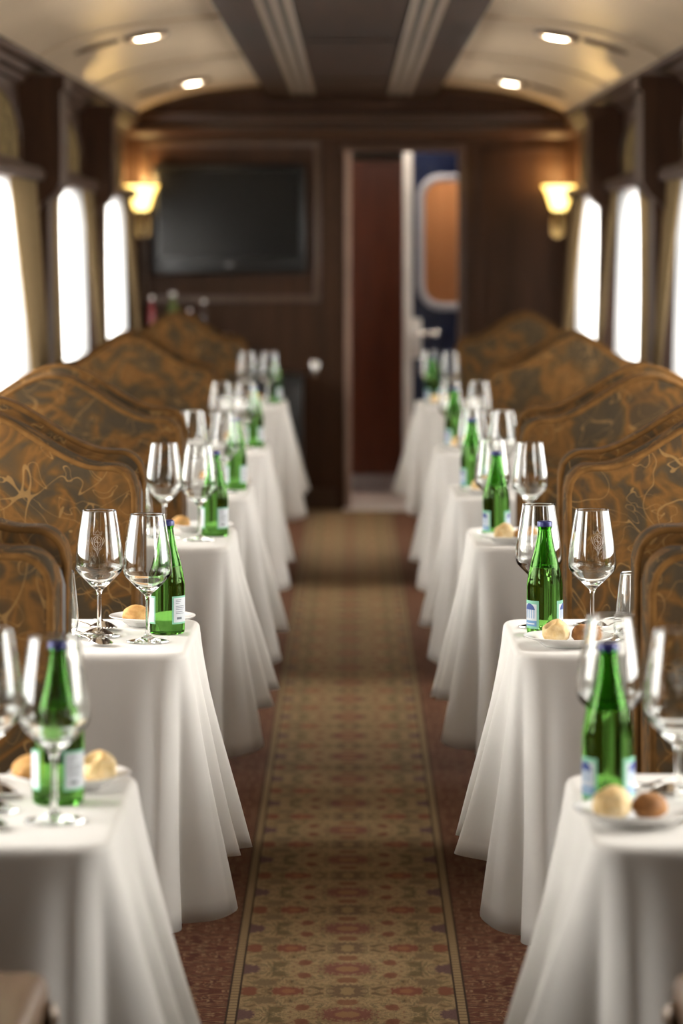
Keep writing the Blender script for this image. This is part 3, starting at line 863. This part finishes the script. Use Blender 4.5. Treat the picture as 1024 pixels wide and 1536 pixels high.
def make_bottle(kind):
    t = empty('water_bottle')
    mb = MB().lathe(bo, 48)
    gb = mb.build('glass_body', M['green_glass'], t, 40)
    hs = MB().lathe(head, 40)      # air space above the water, facing inwards
    hb = hs.build('head_space', M['green_glass'], t, 40)
    hb.data.flip_normals()
    MB().lathe([(0, .2005), (.0105, .2005), (.0130, .1992), (.0135, .1975), (.0136, .1915), (.0131, .1909), (.0131, .1948), (0, .1949)], 36).build('cap', M['cap'], t, 40)
    r = .03205
    if kind == 'front':          # pictorial label on the left, its tail on the right
        for (a0, a1) in ((-188, -112), (-52, 20)):
            lb = patch('label', M['label_mint'], t, a0, a1, .013, .062, r)
            w = a1 - a0; b0, b1 = a0 + w * .12, a1 - w * .10
            patch('label_field', M['label_white'], lb, b0, b1, .027, .056, r + .0002)
            patch('emblem', M['label_blue'], lb, b0 + w * .08, b1 - w * .08, .046, .047, r + .0005, 16, lambda q: .047 + .010 * math.sin(PI * q) ** .6)
            for i in range(5):
                c0 = b0 + w * (.13 + .125 * i); patch('column', M['label_sky'], lb, c0, c0 + w * .045, .031, .046, r + .0004, 3)
            patch('base_band', M['label_sky'], lb, b0, b1, .017, .027, r + .0003)
            patch('lettering_line', M['label_white'], lb, b0 + w * .1, b1 - w * .1, .0205, .0225, r + .0005)
    else:                        # white information label on the right, mint edge on the left
        for (a0, a1, full) in ((-72, 2, 1), (-196, -128, 0)):
            lb = patch('label', M['label_mint'], t, a0, a1, .019, .068, r)
            w = a1 - a0
            patch('label_field', M['label_white'], lb, a0 + w * .08, a1 - w * .06, .022, .065, r + .0002)
            if full:
                for i, z in enumerate((.061, .058, .055, .050, .047, .044, .040, .037)):
                    patch('lettering_line', M['label_ink'], lb, a0 + w * .17, a0 + w * (.17 + (.30, .26, .2, .5, .52, .45, .4, .5)[i]), z, z + .0009, r + .0004, 6)
                patch('lettering_line', M['label_ink'], lb, a0 + w * .22, a0 + w * .5, .027, .031, r + .0004, 6)
    return t
bottle_f = make_bottle('front'); bottle_b = make_bottle('back')

# bread plate, rolls
plate = MB().lathe([(0, .002), (.040, .002), (.044, .0), (.047, .002), (.056, .009), (.076, .0155), (.0785, .0175), (.0775, .0185), (.060, .0145), (.048, .0065), (.040, .0055), (0, .0055)], 64).build('bread_plate', M['porcelain'], angle=50)
def roll_mesh(name, mat, sx, sy, sz, seed, dent=None, parent=None):
    b = bmesh.new(); bmesh.ops.create_icosphere(b, subdivisions=4, radius=1)
    for v in b.verts:
        p = v.co.copy(); q = 1 + .10 * noise.noise(p * 1.6 + Vector((seed, 0, 0))) + .04 * noise.noise(p * 4 + Vector((0, seed, 0)))
        z = p.z * (1.0 if p.z > 0 else .7)
        w = Vector((p.x, p.y, z)) * q
        if dent:
            for (dx, dy, dz, rr, de) in dent:
                dd = (p - Vector((dx, dy, dz))).length
                if dd < rr: w -= Vector((dx, dy, dz)).normalized() * de * (1 - (dd / rr) ** 2)
        v.co = Vector((w.x * sx, w.y * sy, w.z * sz))
    mz = min(v.co.z for v in b.verts)
    for v in b.verts: v.co.z -= mz
    return MB().bm(b).build(name, mat, parent, 180)
roll_pale = roll_mesh('bread_roll', M['bread_pale'], .0245, .022, .0235, 3.1, [(-.5, -.25, .83, .55, .5), (.15, -.95, -.1, .5, .28)])
roll_brown = roll_mesh('bread_roll', M['bread_brown'], .0225, .021, .0195, 9.4, [(.2, -.3, .95, .5, .16)])
roll_gold = roll_mesh('bread_roll', M['bread_gold'], .026, .022, .0185, 5.7)

# cutlery
def spoon_mesh():
    rows = []; n = 20
    def add(y, w, z, cup): rows.append([(w * (2 * i / n - 1), y, z + cup * ((2 * i / n - 1) ** 2) - cup * .5) for i in range(n + 1)])
    for i in range(27):
        t = i / 26; w = .0185 * math.sqrt(max(.002, 1 - (2 * t - 1) ** 2)) * (1 + .12 * (1 - t)); add(-.052 + .056 * t, max(.0025, w), .006 * math.sin(PI * t), -.009 * math.sin(PI * t))
    for y, w, z in ((.012, .0028, .003), (.03, .0027, .006), (.06, .003, .0075), (.09, .0045, .006), (.115, .0062, .003), (.125, .0052, .002), (.129, .002, .0018)): add(y, w, z, .0006)
    return MB().grid(rows)
def fork_mesh():
    m = MB(); rows = []; n = 6
    for y, w, z in ((-.012, .0105, 0), (-.004, .0115, -.0012), (.006, .009, 0), (.014, .0035, .003), (.04, .0027, .006), (.07, .0032, .0075), (.1, .005, .005), (.118, .006, .003), (.124, .003, .002)):
        rows.append([(w * (2 * i / n - 1), y, z) for i in range(n + 1)])
    m.grid(rows)
    for x in (-.0088, -.0031, .0031, .0088): m.grid([[(x - .0016, -.012, 0), (x + .0016, -.012, 0)], [(x - .0015, -.034, .002), (x + .0015, -.034, .002)], [(x - .0006, -.052, .006), (x + .0006, -.052, .006)]])
    return m
def thick(o, t):
    s = o.modifiers.new('metal_thickness', 'SOLIDIFY'); s.thickness = t; s.offset = 0; return o
spoon = thick(spoon_mesh().build('spoon', M['steel'], angle=180), .0014)
fork = thick(fork_mesh().build('fork', M['steel'], angle=180), .0016)

# ------------------------------------------------------------------ laying the tables
TOP = TZ + .0035
protos = dict(glass=glass, glass2=glass2, tumbler=tumbler, bottle_f=bottle_f, bottle_b=bottle_b, plate=plate, roll_pale=roll_pale, roll_brown=roll_brown, roll_gold=roll_gold, spoon=spoon, fork=fork)
for o, c in zip(protos.values(), ('wine glass', 'wine glass', 'tumbler', 'bottle', 'bottle', 'plate', 'bread roll', 'bread roll', 'bread roll', 'spoon', 'fork')): o['category'] = c
def put(key, X, d, z=TOP, rz=0, label='', group=None): return dup(protos[key], (X, d, z), rz, label, None, group)
for kx, (td, D) in enumerate(TAB):
    rnd = random.Random(50 + kx); J = (lambda a: rnd.uniform(-a, a)) if kx != 1 else (lambda a: 0)
    # ---- left side
    s = -1; nm = tname(kx, s)
    d0 = td - 5.875
    put('glass2' if kx < 2 else 'glass', -.443 + J(.006), 5.855 + d0 + J(.015), TOP, J(.2), f'empty wine glass nearer the window on the {nm}', 'wine glasses')
    put('glass', -.353 + J(.006), 5.775 + d0 + J(.015), TOP, J(3), f'empty wine glass in front of the green bottle on the {nm}', 'wine glasses')
    bx = -.327 if kx not in (0,) else -.358
    put('bottle_b', bx + J(.006), 5.905 + d0, TOP, R(2) + J(.2), f'green water bottle with white label on the {nm}', 'green water bottles')
    px = -.36; pd = 6.03 + d0
    put('plate', px, pd, TOP, 0, f'small white bread plate behind the bottle on the {nm}', 'bread plates')
    if kx == 0:
        put('roll_pale', -.322, pd - .008, TOP + .006, .5, 'pale bread roll right of the bottle on the nearest left table', 'bread rolls')
        put('roll_gold', -.41, pd + .005, TOP + .0075, 1.1, 'golden bread roll left of the bottle on the nearest left table', 'bread rolls')
    else:
        put('roll_gold', -.388 + (0 if kx == 1 else -.02), pd - .012, TOP + .006, .2 + J(1), f'golden bread roll on the bread plate of the {nm}', 'bread rolls')
    if kx in (1, 2): put('tumbler', -.515 if kx == 1 else -.505, (5.86 if kx == 1 else 5.935) + d0, TOP, 0, f'small water tumbler at the window side of the {nm}', 'water tumblers')
    if kx < 2:
        put('spoon', -.468, 5.86 + d0, TOP + .0045, R(78), f'larger spoon lying left of the wine glasses on the {nm}', 'spoons')
        put('spoon', -.444, 5.745 + d0, TOP + .0045, R(32) + J(.2), f'spoon lying at the front edge of the {nm}', 'spoons')
        put('spoon', -.463, 5.97 + d0, TOP + .0045, R(55), f'spoon lying behind the wine glasses on the {nm}', 'spoons')
        put('fork', -.440, 5.965 + d0, TOP + .003, R(12), f'fork lying beside the bread plate on the {nm}', 'forks')
    # ---- right side
    s = 1; nm = tname(kx, s)
    bxr = .341 if kx else .316
    put('bottle_f', bxr + (J(.006) if kx else 0), 5.885 + d0, TOP, R(0) + J(.15), f'green water bottle with blue cap and pictorial label on the {nm}', 'green water bottles')
    put('glass', bxr + (-.004 if kx else .014) + J(.004), 5.995 + d0, TOP, J(3), f'empty wine glass behind the green bottle on the {nm}', 'wine glasses')
    gx = .424 if kx else .392
    put('glass2' if kx < 2 else 'glass', gx + J(.006), 5.87 + d0 + (0 if kx else -.03), TOP, R(10) if kx == 1 else J(.2), f'empty wine glass on the window side of the bottle, {nm}', 'wine glasses')
    px, pd = (.374, 5.725 + d0) if kx else (.344, 5.765 + d0)
    put('plate', px, pd, TOP, 0, f'small white bread plate in front of the bottle on the {nm}', 'bread plates')
    put('roll_pale', px - (.024 if kx else .034), pd - .012, TOP + .006, 0 + J(.4), f'pale split bread roll on the plate of the {nm}', 'bread rolls')
    put('roll_brown' if kx != 2 and kx != 4 else 'roll_gold', px + (.025 if kx else .012), pd - .006, TOP + .006, .3 + J(.6), f'browner bread roll on the plate of the {nm}', 'bread rolls')
    if kx == 1: put('tumbler', .497, 5.83, TOP, 0, 'small water tumbler at the window side of the second table on the right', 'water tumblers')
    if kx < 2:
        dx = 0 if kx else -.03
        put('spoon', .452 + dx, 5.97 + d0, TOP + .0045, R(-70), f'spoon lying behind the wine glasses on the {nm}', 'spoons')
        put('spoon', .466 + dx, 5.80 + d0, TOP + .0045, R(-25), f'spoon lying beside the bread plate on the {nm}', 'spoons')
        put('fork', .414 + dx, 6.03 + d0, TOP + .003, R(-62), f'fork lying at the back edge of the {nm}', 'forks')
def kill(o):
    for c in list(o.children): kill(c)
    bpy.data.objects.remove(o, do_unlink=True)
for o in protos.values(): kill(o)

# ------------------------------------------------------------------ world, camera, render settings
w = bpy.data.worlds.new('overcast_sky'); sc.world = w; w.use_nodes = True
w.node_tree.nodes['Background'].inputs[0].default_value = (1, .98, .96, 1); w.node_tree.nodes['Background'].inputs[1].default_value = 2.0
cam = bpy.data.cameras.new('camera'); co = bpy.data.objects.new('camera', cam); COL.objects.link(co); sc.camera = co
co.location = (0, 0, EYE); co.rotation_euler = (R(90), 0, 0)
F = 5000.0
cam.sensor_fit = 'VERTICAL'; cam.sensor_height = 36; cam.sensor_width = 24; cam.lens = F / 1536 * 36
cam.shift_x = (512 - 527) / 1536; cam.shift_y = -(768 - 360) / 1536
cam.clip_start = .05; cam.clip_end = 100
cam.dof.use_dof = True; cam.dof.focus_distance = 5.85; cam.dof.aperture_fstop = 4.2
vs_ = sc.view_settings; vs_.view_transform = 'Standard'; vs_.look = 'None'; vs_.gamma = 1; vs_.use_curve_mapping = False; vs_.exposure = .86
cy = sc.cycles
cy.max_bounces = 14; cy.diffuse_bounces = 4; cy.glossy_bounces = 6; cy.transmission_bounces = 14; cy.transparent_max_bounces = 16
cy.sample_clamp_indirect = 6; cy.sample_clamp_direct = 0
cy.caustics_refractive = True; cy.caustics_reflective = True; cy.blur_glossy = .5
cy.use_denoising = True
